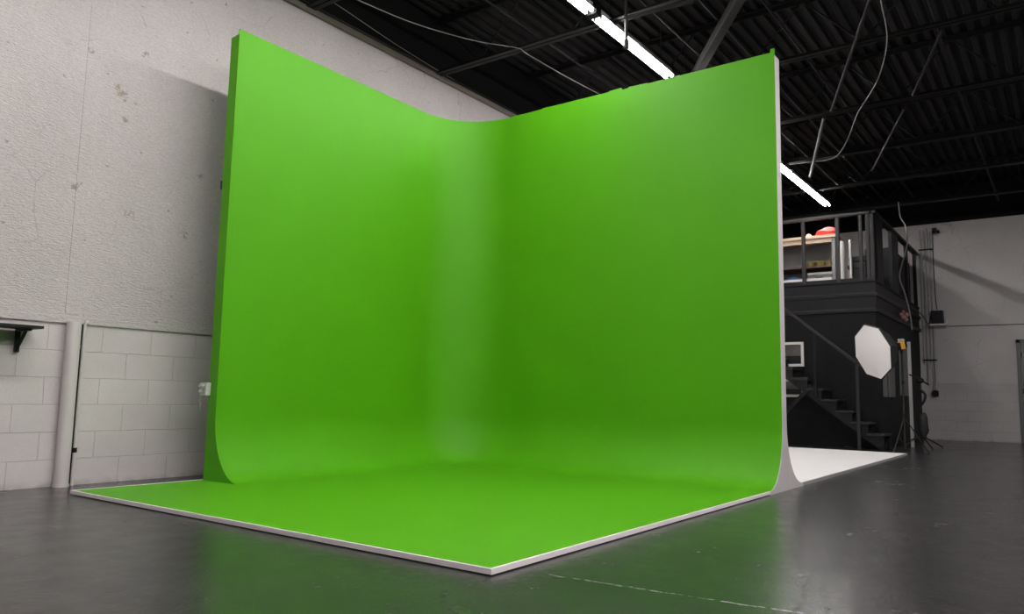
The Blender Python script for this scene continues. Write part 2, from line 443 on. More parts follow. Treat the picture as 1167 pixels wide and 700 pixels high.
# diagonal bracing under the deck
def brace(a, b, r, label, m='steel', sq=False):
    bm = B()
    if sq: bar(bm, a, b, r*2, r*2.4, bev=.004)
    else: cyl(bm, a, b, r, seg=10)
    e = Vector(b) - Vector(a); e.normalize()
    o = link('roof_brace', bm, M[m], origin=a, smooth=40)
    tag(o, label, 'roof brace', 'diagonal roof braces')
brace((-1.56, 5.80, 4.51), (-.30, 4.15, 4.60), .045, 'thick dark square brace slanting up from the green back wall beside the bright strip light', 'steelgrey', True)
brace((.57, 4.95, 4.52), (-.46, 7.75, 4.52), .018, 'dark pipe brace slanting across the ceiling right of the green wall', 'steel')
brace((-.60, 7.95, 4.52), (-1.5, 10.65, 4.52), .024, 'grey pipe brace slanting down towards the distant strip light', 'steelgrey')
brace((1.03, 6.05, 4.52), (.50, 7.75, 4.52), .015, 'thin dark brace in the upper right ceiling, nearer of the two thin ones', 'steel')
brace((.33, 8.2, 4.52), (-.57, 10.85, 4.52), .014, 'thin dark brace in the ceiling above the mezzanine railing', 'steel')
# conduits running lengthwise under the deck
for k, (xx, y0, y1, zz, r, lab) in enumerate([
        (-1.33, 3.0, 13.5, 4.62, .014, 'thin grey ceiling conduit running beside the strip lights on their right'),
        (-.85, 3.5, 13.5, 4.62, .012, 'thin dark ceiling conduit left of the thick diagonal brace'),
        (-.35, 3.5, 13.5, 4.62, .012, 'thin dark ceiling conduit passing over the right end of the green wall'),
        (-2.6, 1.0, 13.5, 4.62, .012, 'thin dark ceiling conduit above the corner of the green walls'),
        (.95, 4.0, 14.5, 4.62, .020, 'dark lengthwise ceiling pipe in the upper right')]):
    bm = B(); cyl(bm, (xx, y0, zz), (xx, y1, zz), r, seg=8)
    tag(link('ceiling_conduit', bm, M['steelgrey' if k == 0 else 'steel'], origin=(xx, y0, zz), smooth=40), lab, 'conduit', 'lengthwise ceiling conduits')
# sprinkler drop in front of the bright light
t = thing('sprinkler_drop', 'dark vertical pipe with capped end hanging in front of the bright strip light', 'sprinkler pipe', (-1.45, 3.9, 4.13))
bm = B(); cyl(bm, (-1.45, 3.9, 4.2), (-1.45, 3.9, ZD-.005), .015, seg=10); link('drop_pipe', bm, M['steelgrey'], t, smooth=40)
bm = B(); cyl(bm, (-1.45, 3.9, 4.13), (-1.45, 3.9, 4.21), .026, seg=10); cyl(bm, (-1.45, 3.9, 4.125), (-1.45, 3.9, 4.135), .03, seg=10); link('end_cap', bm, M['steelgrey'], t, smooth=40)
bm = B(); cyl(bm, (-1.45, 3.9, 4.42), (-1.45, 3.9, 4.46), .022, seg=10); bar(bm, (-1.47, 3.9, 4.44), (-.8, 4.02, 4.47), .03, .03); link('side_arm', bm, M['steelgrey'], t)

# ------------------------------------------------------------------ strip lights
LX, LZ = -1.725, 4.47
def make_lamp(y0, L, label):
    t = thing('strip_light', label, 'strip light', (LX, y0, LZ), 'fluorescent strip lights in one row')
    bm = B()
    prism(bm, [(-.068, .012), (-.062, .018), (-.03, .052), (.03, .052), (.062, .018), (.068, .012), (.066, .010), (.028, .044), (-.028, .044), (-.066, .010)],
          lambda u, v, s: (LX+u, s, LZ+v), y0, y0+L)
    link('reflector', bm, M['metalwhite'], t)
    bm = B(); box(bm, LX-.035, LX+.035, y0+.01, y0+L-.01, LZ+.052, LZ+.095, .004); link('housing', bm, M['metalwhite'], t)
    for sx in (-.036, .036):
        bm = B(); cyl(bm, (LX+sx, y0+.03, LZ+.006), (LX+sx, y0+L-.03, LZ+.006), .0175, seg=14); tb = link('tube', bm, M['tube'], t, smooth=40)
        for yy in (y0+.012, y0+L-.034):
            bm = B(); box(bm, LX+sx-.014, LX+sx+.014, yy, yy+.022, LZ-.012, LZ+.046, .003)
            link('lamp_holder', bm, M['metalwhite'], tb)
    for yy in (y0+.25, y0+L-.25):
        bm = B(); cyl(bm, (LX, yy, LZ+.095), (LX, yy, ZD-.004), .005, seg=6); link('hanger_rod', bm, M['steelgrey'], t)
    return t
lampspec = [(3.80, 1.72, 'bright lit fluorescent strip light ending just above the green back wall'),
            (1.95, 1.72, 'bright lit fluorescent strip light cut by the top edge of the photo'),
            (.10, 1.72, None), (-1.75, 1.72, None), (-3.60, 1.72, None), (5.70, 1.72, None)]
l0 = make_lamp(3.80, 1.72, lampspec[0][2])
names = {2: 'lit strip light over the near half of the green floor, above the frame', 3: 'lit strip light overhead in front of the green platform, above the frame',
         4: 'lit strip light nearest the viewer, above the frame', 5: 'lit strip light hidden behind the green back wall, next to the gap'}
for i, (y, L, lab) in enumerate(lampspec[1:], 1): dup(l0, (LX, y, LZ), lab or names[i])
l1 = make_lamp(10.26, 2.44, 'lit fluorescent strip light far away above the mezzanine')
dup(l1, (LX, 7.76, LZ), 'lit far fluorescent strip light mostly hidden by the right end of the green wall')
bm = B(); box(bm, LX-.05, LX+.06, 3.685, 3.785, LZ-.01, LZ+.14, .006); 
for s in (-1, 1): cyl(bm, (LX+s*.03, 3.735, LZ+.14), (LX+s*.03, 3.735, ZD-.004), .008, seg=8)
tag(link('junction_box', bm, M['steel'], origin=(LX, 3.735, LZ)), 'dark junction box in the gap between the two bright strip lights', 'junction box')

ADDED_ROWS = [(3.0, -4.6, 'added lit strip light above the viewer, in the right-hand row outside the frame'),
        (3.0, -2.1, 'added lit strip light in the right-hand row, next in front of the one above the viewer'),
        (3.0, .4, 'added lit strip light right of the near corner of the green platform, outside the frame'),
        (3.0, 2.9, 'added lit strip light level with the green back wall, in the right-hand row outside the frame'),
        (3.0, 6.6, 'added lit strip light level with the white floor, outside the frame'),
        (5.4, -3.4, 'added lit strip light in the farthest right row behind the viewer'),
        (5.4, .4, 'added lit strip light in the farthest right row level with the platform corner'),
        (5.4, 8.0, 'added lit strip light in the farthest right row level with the mezzanine stairs')]
for x, y, lab in ADDED_ROWS:  # unseen lamps added to brighten end panel, edging and far wall
    t = dup(l1, (x, y, LZ), lab, 'added strip lights right of the platform')
    for c in t.children:
        if c.name.startswith('tube') and y < 2:
            for sl in c.material_slots: sl.link = 'OBJECT'; sl.material = M['tube_bright']  # stronger tubes for the nearer added lamps
# ------------------------------------------------------------------ the green cyclorama
H = .027                                   # platform height
XI, XO, YE = -3.435, -3.546, .963          # left wall: paint face, outer face, front end
YC, YB = 3.846, 3.955                      # back wall: green face, rear face
R, RH, RV = .62, .34, .50                  # plan corner radius, cove reach and cove height
cyc = thing('green_screen_cyclorama', 'large green two-wall curved studio backdrop with green floor and pale edging', 'green screen', (-1.7, 2.0, 0))

def plan():
    """(point, inward normal, top z) along the two walls"""
    out = []
    for i in range(25):
        y = YE + (YC-R-YE)*i/24
        out.append((Vector((XI, y)), Vector((1, 0)), 3.655 + .005*i/24))
    for i in range(1, 25):
        a = PI/2*i/24
        c = Vector((XI+R, YC-R)); n = Vector((math.cos(a), -math.sin(a)))
        out.append((c - R*n, n, 3.66 + .022*i/24))
    steps = [(-2.6, 3.684), (-2.40, 3.686), (-2.399, 3.693), (-2.0, 3.693), (-1.62, 3.695), (-1.60, 3.704), (-1.475, 3.708), (-1.468, 3.686), (-1.40, 3.686),
             (-1.396, 3.697), (-1.20, 3.693), (-1.197, 3.686), (-.8, 3.688), (-.4, 3.690), (-.040, 3.692), (-.038, 3.725), (-.004, 3.725)]
    for x, z in steps: out.append((Vector((x, YC)), Vector((0, -1)), z))
    return out
PL = plan()
prof = [(0, None)] + [(0, z) for z in (3.2, 2.7, 2.2, 1.7, 1.2, .8, H+RV)]
for i in range(1, 17):
    a = PI/2*i/16
    prof.append((RH*(1-math.cos(a)), H+RV*(1-math.sin(a))+.0006))
bm = B(); rows = []
for p, n, zt in PL:
    row = []
    for d, z in prof:
        q = p + n*d
        row.append(bm.verts.new((q.x, q.y, zt if z is None else z)))
    rows.append(row)
for a, b in zip(rows, rows[1:]):
    for i in range(len(prof)-1): bm.faces.new((a[i], b[i], b[i+1], a[i+1]))
# top lip and the back of the sheet
back = []
for p, n, zt in PL:
    q = p - n*.014
    back.append((bm.verts.new((q.x, q.y, zt)), bm.verts.new((q.x, q.y, 3.5))))
for i in range(len(PL)-1):
    bm.faces.new((rows[i][0], back[i][0], back[i+1][0], rows[i+1][0]))
    bm.faces.new((back[i][0], back[i][1], back[i+1][1], back[i+1][0]))
shell = link('curved_wall', bm, M['green'], cyc, smooth=30)

bm = B(); box(bm, XO+.012, XI-.014, YE+.012, YB-.02, 0, 3.60); link('wall_frame', bm, M['plywood'], cyc)
bm = B(); box(bm, XI-.012, -.013, YC+.015, YB-.004, 0, 3.655); link('wall_frame', bm, M['plywood'], cyc)
# left end panel, green
def endpoly(y_face, y_out, rh, rv, top, n=14):
    pass
poly = [(XO, H+.001), (XO, 3.605), (XI-.004, 3.615), (XI-.004, 3.0), (XI, H+RV)]
for i in range(1, 17):
    a = PI/2*i/16; poly.append((XI+RH*(1-math.cos(a))-.0012, H+RV*(1-math.sin(a))))
bm = B(); prism(bm, poly, lambda u, v, s: (u, s, v), YE-.001, YE+.012)
box(bm, XO-.001, XO+.012, YE, YB, 0, 3.605)
link('end_panel', bm, M['green'], cyc)
# right end panel, off-white, flared on both sides
RH2, RV2 = .43, .50
poly = [(YC-RH-.0, .0), (YC-RH+.0015, H)]
for i in range(15, -1, -1):
    a = PI/2*i/16; poly.append((YC-RH*(1-math.cos(a))+.0015, H+RV*(1-math.sin(a))))
poly += [(YC+.0015, 3.66), (YB, 3.66)]
for i in range(0, 15):
    a = PI/2*i/14; poly.append((YB+RH2*(1-math.cos(a)), H+RV2*(1-math.sin(a))))
poly += [(YB+RH2+.02, 0)]
bm = B(); prism(bm, poly, lambda u, v, s: (s, u, v), -.012, .001)
o = link('end_panel', bm, M['endwhite'], cyc); o['label'] = 'off-white flared end panel'
# floor platform
XL = -3.577
bm = B(); box(bm, XL+.012, -.013, .012, YC-.002, .006, H); link('floor_deck', bm, M['green'], cyc)
bm = B(); box(bm, XL+.022, -.022, .022, YC-.003, 0, .0055); link('base', bm, M['black'], cyc)  # black inset strip painted in for the shadow gap under the edging
def edging(name, boxes):
    bm = B()
    for q in boxes: box(bm, *q)
    return link(name, bm, M['trim'], cyc)
e = edging('edging', [(XL, .0, .0, .012, .0055, H+.002)]); e['label'] = 'pale pinkish edging strip'
edging('edging', [(-.012, .0, .0125, YC-RH+.02, .0055, H+.002)])
edging('edging', [(XL, XL+.012, .0125, YE+.3, .0055, H+.002)])

# white cyclorama behind
wc = thing('white_cyclorama', 'white studio backdrop floor with curved foot behind the green back wall', 'white backdrop', (-1.7, 6.8, 0))
XWL, YW = -3.5, 9.53
bm = B(); rows = []
pr = [(0, 3.65), (0, 2.5), (0, 1.5), (0, H+RV2)] + [(RH2*(1-math.cos(PI/2*i/16)), H+RV2*(1-math.sin(PI/2*i/16))+.0006) for i in range(1, 17)]
for x in (XWL, -2.3, -1.2, -.0135):
    rows.append([bm.verts.new((x, YB+d, z)) for d, z in pr])
for a, b in zip(rows, rows[1:]):
    for i in range(len(pr)-1): bm.faces.new((a[i], b[i], b[i+1], a[i+1]))
link('curved_wall', bm, M['white'], wc, smooth=30)
bm = B(); box(bm, XWL, -.0135, YB+.01, YW, 0, H); link('floor_deck', bm, M['white'], wc)
bm = B(); box(bm, -.013, .0, YB+RH2+.022, YW, .0, H+.0005); o = link('edging', bm, M['greytrim'], wc); o['label'] = 'grey edging strip'

# power box clipped on the left end of the green wall
t = thing('power_box', 'small pale grey power box with dangling cord on the left edge of the green wall', 'power box', (-3.55, YE-.03, .70))
bm = B(); box(bm, -3.60, -3.515, YE-.045, YE-.002, .675, .775, .006); link('box', bm, M['outlet'], t)
bm = B(); 
for dx, dz in ((-.02, .02), (-.02, -.02), (.018, .02)): cyl(bm, (-3.56+dx, YE-.045, .728+dz), (-3.56+dx, YE-.062, .728+dz), .012, seg=10)
link('socket', bm, M['outlet'], t)
bm = B(); tube(bm, [(-3.57, YE-.035, .68), (-3.585, YE-.05, .64), (-3.575, YE-.045, .59), (-3.59, YE-.03, .56)], .006); link('cord', bm, M['cable'], t, smooth=60)
# small grey bracket high on the edge
bm = B(); box(bm, -3.57, -3.546, YE-.002, YE+.03, 2.33, 2.40, .003)
tag(link('edge_clip', bm, M['rubber'], origin=(-3.55, YE, 2.36)), 'small dark clip on the outer left edge of the green wall', 'clip')

# ------------------------------------------------------------------ things on the left wall
t = thing('wall_pipe', 'fat white painted pipe standing against the left wall from floor to ledge', 'pipe', (XW+.05, .145, 0))
bm = B(); cyl(bm, (XW+.052, .145, .0), (XW+.052, .145, 1.20), .05, seg=24); link('pipe', bm, M['whitepaint'], t, smooth=40)
for za, zb, rr in ((.0, .02, .056), (1., 1.03, .0515)):
    bm = B(); cyl(bm, (XW+.052, .145, za), (XW+.052, .145, zb), rr, seg=24); link('collar', bm, M['whitepaint'], t, smooth=40)
t = thing('wall_conduit', 'thin white conduit with hooked top right of the fat wall pipe', 'conduit', (XW+.02, .235, 0))
bm = B(); tube(bm, [(XW+.03, .232, .0), (XW+.03, .232, .6), (XW+.03, .234, 1.15), (XW+.03, .245, 1.20), (XW+.012, .25, 1.215)], .012); link('conduit', bm, M['whitepaint'], t, smooth=60)
bm = B(); box(bm, XW+.001, XW+.03, .205, .222, 0.0, 1.19); link('shade_strip', bm, M['charcoal'], t)  # dark strip stands in for the shaded gap between pipe and conduit
bm = B(); cyl(bm, (XW+.03, .232, .24), (XW+.03, .232, .275), .017, seg=10); link('coupling', bm, M['charcoal'], t, smooth=40)

t = thing('wall_shelf', 'black shelf on a triangular bracket on the left wall at the photo edge', 'shelf', (XW+.02, -.6, 1.1))
bm = B(); box(bm, XW+.021, XW+.24, -1.3, -.135, 1.118, 1.138, .003); link('shelf_board', bm, M['rubber'], t)
for yb in (-.215, -1.1):
    bm = B(); box(bm, XW+.0205, XW+.034, yb-.016, yb+.016, .955, 1.117); box(bm, XW+.0205, XW+.21, yb-.016, yb+.016, 1.100, 1.1175)
    bar(bm, (XW+.028, yb, .975), (XW+.16, yb, 1.105), .022, .012, up=(0, 1, 0)); link('bracket', bm, M['rubber'], t)

# ------------------------------------------------------------------ mezzanine
MX, MY = -.62, 10.99       # corner of the mezzanine walls
DZ = 2.72                  # deck level
mz = thing('mezzanine', 'charcoal raised mezzanine with open railing behind the white backdrop', 'mezzanine', (MX-1.6, MY+2, 0))
XM0 = XW+.025
bm = B(); box(bm, XM0, MX, MY, MY+.09, 0, 2.20); link('front_wall', bm, M['black'], mz)
bm = B(); box(bm, MX-.09, MX, MY+.091, YF-.006, 0, 2.20); link('side_wall', bm, M['black'], mz)
bm = B(); box(bm, XM0, MX+.012, MY-.012, YF-.006, 2.201, 2.695); link('deck', bm, M['charcoal'], mz)
bm = B(); box(bm, XM0, MX+.03, MY-.03, YF-.006, 2.695, DZ, .004); link('deck_edge', bm, M['charcoal'], mz)
for z in (2.20, 2.46):
    bm = B()
    poly = [(.012, z), (.03, z), (.048, z+.045), (.048, z+.06), (.012, z+.06)]
    prism(bm, poly, lambda u, v, s: (s, MY-u, v), XM0, MX+.048)
    prism(bm, poly, lambda u, v, s: (MX+u, s, v), MY-.048, YF-.006)
    link('moulding', bm, M['railgrey'], mz)
ZT = 3.83
bm = B(); bar(bm, (XM0, MY, ZT+.02), (MX, MY, ZT+.02), .10, .045, bev=.004); link('top_rail', bm, M['railgrey'], mz)
bm = B(); bar(bm, (MX, MY-.05, ZT+.02), (MX, YF-.006, ZT+.02), .10, .045, bev=.004); link('top_rail', bm, M['railgrey'], mz)
for x, w in ((-3.9, .05), (-3.35, .05), (-2.83, .05), (-2.29, .05), (-1.73, .055), (-1.17, .055), (-.81, .05), (-.70, .05), (-.635, .06)):
    bm = B(); box(bm, x-w/2, x+w/2, MY-.03, MY+.03, DZ, ZT-.003, .003); link('rail_post', bm, M['railgrey'], mz)
for y, w in ((11.38, .50), (12.78, .62), (14.1, .10), (15.1, .10)):
    bm = B(); box(bm, MX-.03, MX+.03, y-w/2, y+w/2, DZ, ZT-.003, .003); link('rail_post', bm, M['charcoal'], mz)
bm = B(); box(bm, XM0, MX-.03, MY-.02, MY+.02, DZ+.0005, DZ+.05); link('bottom_rail', bm, M['charcoal'], mz)

# ------------------------------------------------------------------ staircase in front of the black wall
st = thing('staircase', 'black open-riser staircase climbing left in front of the mezzanine wall', 'staircase', (-1.2, 10.7, 0))
Y0, Y1 = 10.40, 10.93
RUN, RISE, XB, ZB = .2225, .172, -.435, .245
for k in range(14):
    xr = XB - RUN*k; z = ZB + RISE*k
    bm = B(); box(bm, xr-.262, xr, Y0-.02, Y1, z-.035, z, .006); link('tread', bm, M['railgrey'], st)  # lighter than the stringers: light on the treads put into their colour
sl = RISE/RUN
def strg(y):
    NT = 14
    poly = [(XB-.022, 0.), (XB-.022, ZB-.0355)]
    for k in range(NT):
        xl = XB - RUN*(k+1) - .022
        poly.append((xl, ZB+RISE*k-.0355))
        if k < NT-1: poly.append((xl, ZB+RISE*(k+1)-.0355))
    xe = poly[-1][0]
    low = lambda x: ZB + sl*(XB-x) - .30
    poly.append((xe, low(xe)))
    x0 = XB - (.30-ZB)/sl
    poly.append((XB-.022-.10, 0.) if low(XB-.12) < 0 else (x0, 0.))
    bm = B(); prism(bm, poly, lambda u, v, q: (u, q, v), y, y+.04)
    return bm
link('stringer', strg(Y0), M['charcoal'], st); link('stringer', strg(Y1-.045), M['charcoal'], st)
for x, zb, zt in ((-.80, 0., 1.31), (-1.43, .80, 1.86), (-2.55, 1.6, 2.76)):
    bm = B(); box(bm, x-.022, x+.022, Y0-.044, Y0-.0205, zb, zt); link('newel_post', bm, M['railgrey' if x > -.9 else 'charcoal'], st)
bm = B(); bar(bm, (-.74, Y0-.032, 1.29), (-3.2, Y0-.032, 1.29+2.46*.822), .04, .045, up=(0, 1, 0), bev=.006); link('handrail', bm, M['railgrey'], st)
bm = B(); bar(bm, (-1.50, Y0+.01, .97), (-2.42, Y0+.01, 0.02), .07, .05, up=(0, 1, 0)); link('brace', bm, M['charcoal'], st)

# framed pictures on the black wall
def frame(x0, x1, z0, z1, y, label, name='framed_picture'):
    t = thing(name, label, 'picture', ((x0+x1)/2, y, z0), 'framed pictures on the black wall')
    bm = B(); w = .045
    for q in ((x0, x0+w, z0, z1), (x1-w, x1, z0, z1), (x0+w, x1-w, z0, z0+w), (x0+w, x1-w, z1-w, z1)): box(bm, q[0], q[1], y-.03, y-.002, q[2], q[3], .003)
    link('frame', bm, M['paper'], t)
    bm = B(); box(bm, x0+w, x1-w, y-.012, y-.002, z0+w, z1-w); p = link('print', bm, M['picture'], t)
    bm = B(); box(bm, x0+w, x1-w, y-.016, y-.0125, z0+w, z0+w+(z1-z0-2*w)*.42); link('dark_lower_half', bm, M['rubber'], t)
frame(-2.24, -1.765, 1.31, 1.73, MY, 'white framed grey picture hung on the black wall above the stairs')
frame(-2.30, -1.77, .79, 1.10, MY, 'white framed grey picture low on the black wall behind the stair brace')

# ------------------------------------------------------------------ items up on the mezzanine
t = thing('storage_cabinet', 'black cabinet at the back of the mezzanine behind its side railing', 'cabinet', (-.95, 14.0, DZ))
bm = B(); box(bm, -1.20, -.74, 13.25, 15.2, DZ+.001, 3.66, .01); link('body', bm, M['black'], t)
for y0 in (13.28, 14.24):
    bm = B(); box(bm, -.739, -.722, y0, y0+.93, DZ+.04, 3.63, .004); d = link('door', bm, M['black'], t)
    bm = B(); box(bm, -.721, -.705, y0+.82, y0+.84, 3.1, 3.3, .003); link('handle', bm, M['steelgrey'], d)
t = thing('equipment_case', 'black equipment case standing on the mezzanine near its corner post', 'case', (-1.0, 11.75, DZ))
bm = B(); box(bm, -1.13, -.86, 11.62, 11.90, DZ+.001, 3.15, .02); link('body', bm, M['rubber'], t)
bm = B(); box(bm, -1.14, -.85, 11.61, 11.91, 3.151, 3.25, .02); link('lid', bm, M['rubber'], t)
bm = B(); tube(bm, [(-1.05, 11.605, 3.05), (-1.05, 11.585, 3.05), (-.94, 11.585, 3.05), (-.94, 11.605, 3.05)], .008, smooth=False); link('handle', bm, M['steelgrey'], t)
wb = thing('workbench', 'plywood-topped workbench with a shelf behind the mezzanine railing', 'workbench', (-2.1, 11.75, DZ))
bx0, bx1, by0, by1 = -3.2, -1.33, 11.55, 12.15
bm = B(); box(bm, bx0, bx1, by0, by1, 3.62, 3.675, .004); link('bench_top', bm, M['plywood'], wb)
bm = B(); box(bm, bx0+.04, bx1-.03, by0+.03, by1-.03, 3.10, 3.125); link('shelf', bm, M['chairred'], wb)
for x in (bx0+.03, bx1-.05):
    for y in (by0+.05, by1-.05):
        bm = B(); box(bm, x-.03, x+.03, y-.03, y+.03, DZ+.001, 3.62); link('leg', bm, M['boardgrey'], wb)
bm = B(); box(bm, bx0+.06, bx1-.08, by1-.025, by1-.005, 2.95, 3.615); link('back_panel', bm, M['boardgrey'], wb)
bm = B(); box(bm, bx0+.06, bx1-.08, by0+.03, by0+.05, 3.54, 3.62); link('apron', bm, M['plywood'], wb)
# red bag on the bench top
bm = B(); bmesh.ops.create_icosphere(bm, subdivisions=3, radius=1, matrix=Matrix.Identity(4))
for v in bm.verts:
    n = .12*math.sin(5*v.co.x+1)*math.cos(4*v.co.y) + .08*math.sin(9*v.co.z+3*v.co.x)
    c = v.co*(1+n); c.z = max(c.z, -.55)
    v.co = Vector((-1.52 + c.x*.20, 11.78 + c.y*.14, 3.737 + (c.z + .15*c.x)*.10))
zmin = min(v.co.z for v in bm.verts)
for v in bm.verts: v.co.z += 3.676 - zmin
tag(link('bag', bm, M['red'], origin=(-1.5, 11.78, 3.68), smooth=60), 'crumpled red bag lying on the right end of the plywood workbench', 'bag')
bm = B(); cyl(bm, (-1.82, 11.68, 3.676), (-1.82, 11.68, 3.73), .06, .04); cyl(bm, (-1.82, 11.68, 3.73), (-1.82, 11.68, 3.745), .02)
tag(link('tape_roll', bm, M['beige'], origin=(-1.72, 11.68, 3.676), smooth=40), 'small beige tub on the workbench left of the red bag', 'tub')
bm = B()
for i, (x, r) in enumerate(((-1.78, .075), (-1.63, .085), (-1.48, .07))):
    for k in range(4):
        rr = r*(.75+.08*k); z = 3.14+.022*k
        tube(bm, [(x+rr*math.cos(a*PI/6), 11.68+rr*.8*math.sin(a*PI/6), z) for a in range(13)], .014, seg=6, n=2)
tag(link('cable_coil', bm, M['olive'], origin=(-1.63, 11.68, 3.13), smooth=60), 'olive coiled cables in a heap on the workbench shelf', 'cable coil')
bm = B(); bmesh.ops.create_icosphere(bm, subdivisions=3, radius=1)
for v in bm.verts:
    c = v.co*(1+.14*math.sin(7*v.co.x+2*v.co.z)*math.cos(6*v.co.y)); v.co = Vector((-2.12+c.x*.17, 11.76+c.y*.15, 2.86+max(c.z, -.7)*.16))
zmin = min(v.co.z for v in bm.verts)
for v in bm.verts: v.co.z += DZ+.001-zmin
tag(link('bundle', bm, M['blue'], origin=(-2.1, 11.76, DZ), smooth=60), 'dark blue cloth bundle on the mezzanine deck under the workbench', 'cloth bundle')
t = thing('toolbox', 'pale tool case on the mezzanine deck under the workbench', 'case', (-1.65, 11.85, DZ))
bm = B(); box(bm, -1.85, -1.45, 11.70, 11.98, DZ+.001, 2.98, .012); link('body', bm, M['boardgrey'], t)
bm = B(); box(bm, -1.86, -1.44, 11.69, 11.99, 2.981, 3.03, .012); link('lid', bm, M['paper'], t)
bm = B(); tube(bm, [(-1.71, 11.685, 2.94), (-1.71, 11.66, 2.93), (-1.59, 11.66, 2.93), (-1.59, 11.685, 2.94)], .008, smooth=False); link('handle', bm, M['rubber'], t)
# white foam board lying on edge along the railing
bm = B(); box(bm, -2.6, -1.30, 11.08, 11.10, DZ+.001, 2.83, .002)
tag(link('foam_board', bm, M['paper'], origin=(-1.95, 11.09, DZ)), 'long low white board standing on edge just behind the railing', 'board')
# paper rolls
for x, y, r, h, lab in ((-1.235, 11.55, .045, .80, 'white paper roll standing right beside the workbench'), (-1.10, 11.58, .026, .82, 'thin white paper roll standing right of the thicker roll')):
    t = thing('paper_roll', lab, 'paper roll', (x, y, DZ), 'paper rolls beside the workbench')
    bm = B(); cyl(bm, (x, y, DZ+.001), (x, y, DZ+h), r, seg=18); link('roll', bm, M['paper'], t, smooth=40)
    bm = B(); cyl(bm, (x, y, DZ+h), (x, y, DZ+h+.03), r*.5, seg=12); link('core', bm, M['chairred'], t, smooth=40)
# black office chair
t = thing('office_chair', 'black office chair near the corner of the mezzanine', 'chair', (-1.1, 12.5, DZ))
cx, cy = -1.10, 12.5
bm = B(); box(bm, cx-.22, cx+.22, cy-.2, cy+.22, DZ+.42, DZ+.50, .03); link('seat', bm, M['rubber'], t)
bm = B(); box(bm, cx-.20, cx+.20, cy+.18, cy+.24, DZ+.5, DZ+.62, .02); link('backrest', bm, M['rubber'], t)
bm = B(); cyl(bm, (cx, cy, DZ+.1), (cx, cy, DZ+.42), .03); link('column', bm, M['steel'], t)
for k in range(5):
    a = 2*PI*k/5+.3
    bm = B(); bar(bm, (cx, cy, DZ+.11), (cx+.26*math.cos(a), cy+.26*math.sin(a), DZ+.075), .04, .03); l = link('leg', bm, M['rubber'], t)
    bm = B(); ball(bm, (cx+.25*math.cos(a), cy+.25*math.sin(a), DZ+.032), .03); link('caster', bm, M['rubber'], l)

# grey strips hung on the mezzanine side wall
for y0, y1, z0, z1, lab in ((11.36, 11.62, .82, 1.74, 'narrow grey panel on the black side wall, nearest behind the softbox'),
                            (11.80, 12.32, .82, 1.74, 'wider grey panel on the black side wall, middle of the three'),
                            (12.90, 13.75, .86, 1.80, 'grey panel on the black side wall behind the yellow light head')):
    bm = B(); box(bm, MX+.001, MX+.025, y0, y1, z0, z1, .003)
    tag(link('wall_panel', bm, M['boardgrey'], origin=(MX, y0, z0)), lab, 'panel', 'grey panels on the black side wall')
# white board standing on edge
bm = B(); bar(bm, (-.30, 11.95, 0.0), (-.30, 11.95, 1.76), .045, .05); bmesh.ops.scale(bm, verts=bm.verts, vec=(1, 1, 1))
tag(link('board_post', bm, M['conduit'], origin=(-.3, 11.95, 0)), 'tall pale narrow post standing beside the black mezzanine side', 'post')

# ------------------------------------------------------------------ octagonal softbox on a stand
sb = thing('softbox', 'white octagonal softbox on a light stand by the corner of the white floor', 'softbox', (-.13, 10.03, 0))
n = Vector((-.664, -.716, -.216)).normalized(); c = Vector((-.457, 9.80, 1.470)); head = c - n*.44
r_ = Vector((0, 0, 1)).cross(n).normalized(); u_ = n.cross(r_)
RR = .412; g0 = 7.982
ring = lambda rad, off: [c + n*off + rad*(math.cos(g0+k*PI/4)*r_ + math.sin(g0+k*PI/4)*u_) for k in range(8)]
bm = B(); A = [bm.verts.new(q) for q in ring(RR, 0)]; Bv = [bm.verts.new(q) for q in ring(RR*.5, .022)]; cv = bm.verts.new(c+n*.03)
for k in range(8):
    bm.faces.new((A[k], A[(k+1) % 8], Bv[(k+1) % 8], Bv[k])); bm.faces.new((Bv[k], Bv[(k+1) % 8], cv))
link('diffuser', bm, M['fabricwhite'], sb)
bm = B(); A = [bm.verts.new(q) for q in ring(RR+.004, .006)]; A2 = [bm.verts.new(q) for q in ring(RR+.006, -.03)]; Mv = [bm.verts.new(q) for q in ring(RR*.66, -.22)]; D = [bm.verts.new(q) for q in ring(.075, -.38)]
for P_, Q_ in ((A, A2), (A2, Mv), (Mv, D)):
    for k in range(8): bm.faces.new((P_[k], P_[(k+1) % 8], Q_[(k+1) % 8], Q_[k]))
bm.faces.new(D)
shl = link('shell', bm, M['fabricblack'], sb)
for k in range(8):
    a, b_, d_ = ring(RR+.009, -.028)[k], ring(RR*.66+.004, -.222)[k], ring(.08, -.382)[k]
    bm = B(); tube(bm, [a, b_, d_], .004, seg=6, smooth=False); link('rod', bm, M['steel'], shl)
bm = B(); cyl(bm, c-n*.38, c-n*.40, .085, seg=20); link('speed_ring', bm, M['steel'], sb, smooth=40)
bm = B(); bar(bm, c-n*.40, c-n*.56, .085, .105, bev=.01); lh = link('light_head', bm, M['rubber'], sb)
bm = B(); bar(bm, c-n*.455, c-n*.53, .092, .112, bev=.006); o = link('cover_band', bm, M['yellow'], lh); o['label'] = 'yellow band'
hb = c-n*.50
bm = B(); bar(bm, hb+Vector((0, 0, .055)), hb+Vector((0, 0, .10)), .06, .09, bev=.01); link('top_cap', bm, M['cable'], lh)
bm = B(); bar(bm, hb-n*.06, hb-n*.075, .06, .07); link('rear_plate', bm, M['rubber'], lh)
sx, sy = hb.x, hb.y
bm = B(); cyl(bm, (sx, sy, .06), (sx, sy, hb.z-.055), .013, seg=12); link('pole', bm, M['steelgrey'], sb, smooth=40)
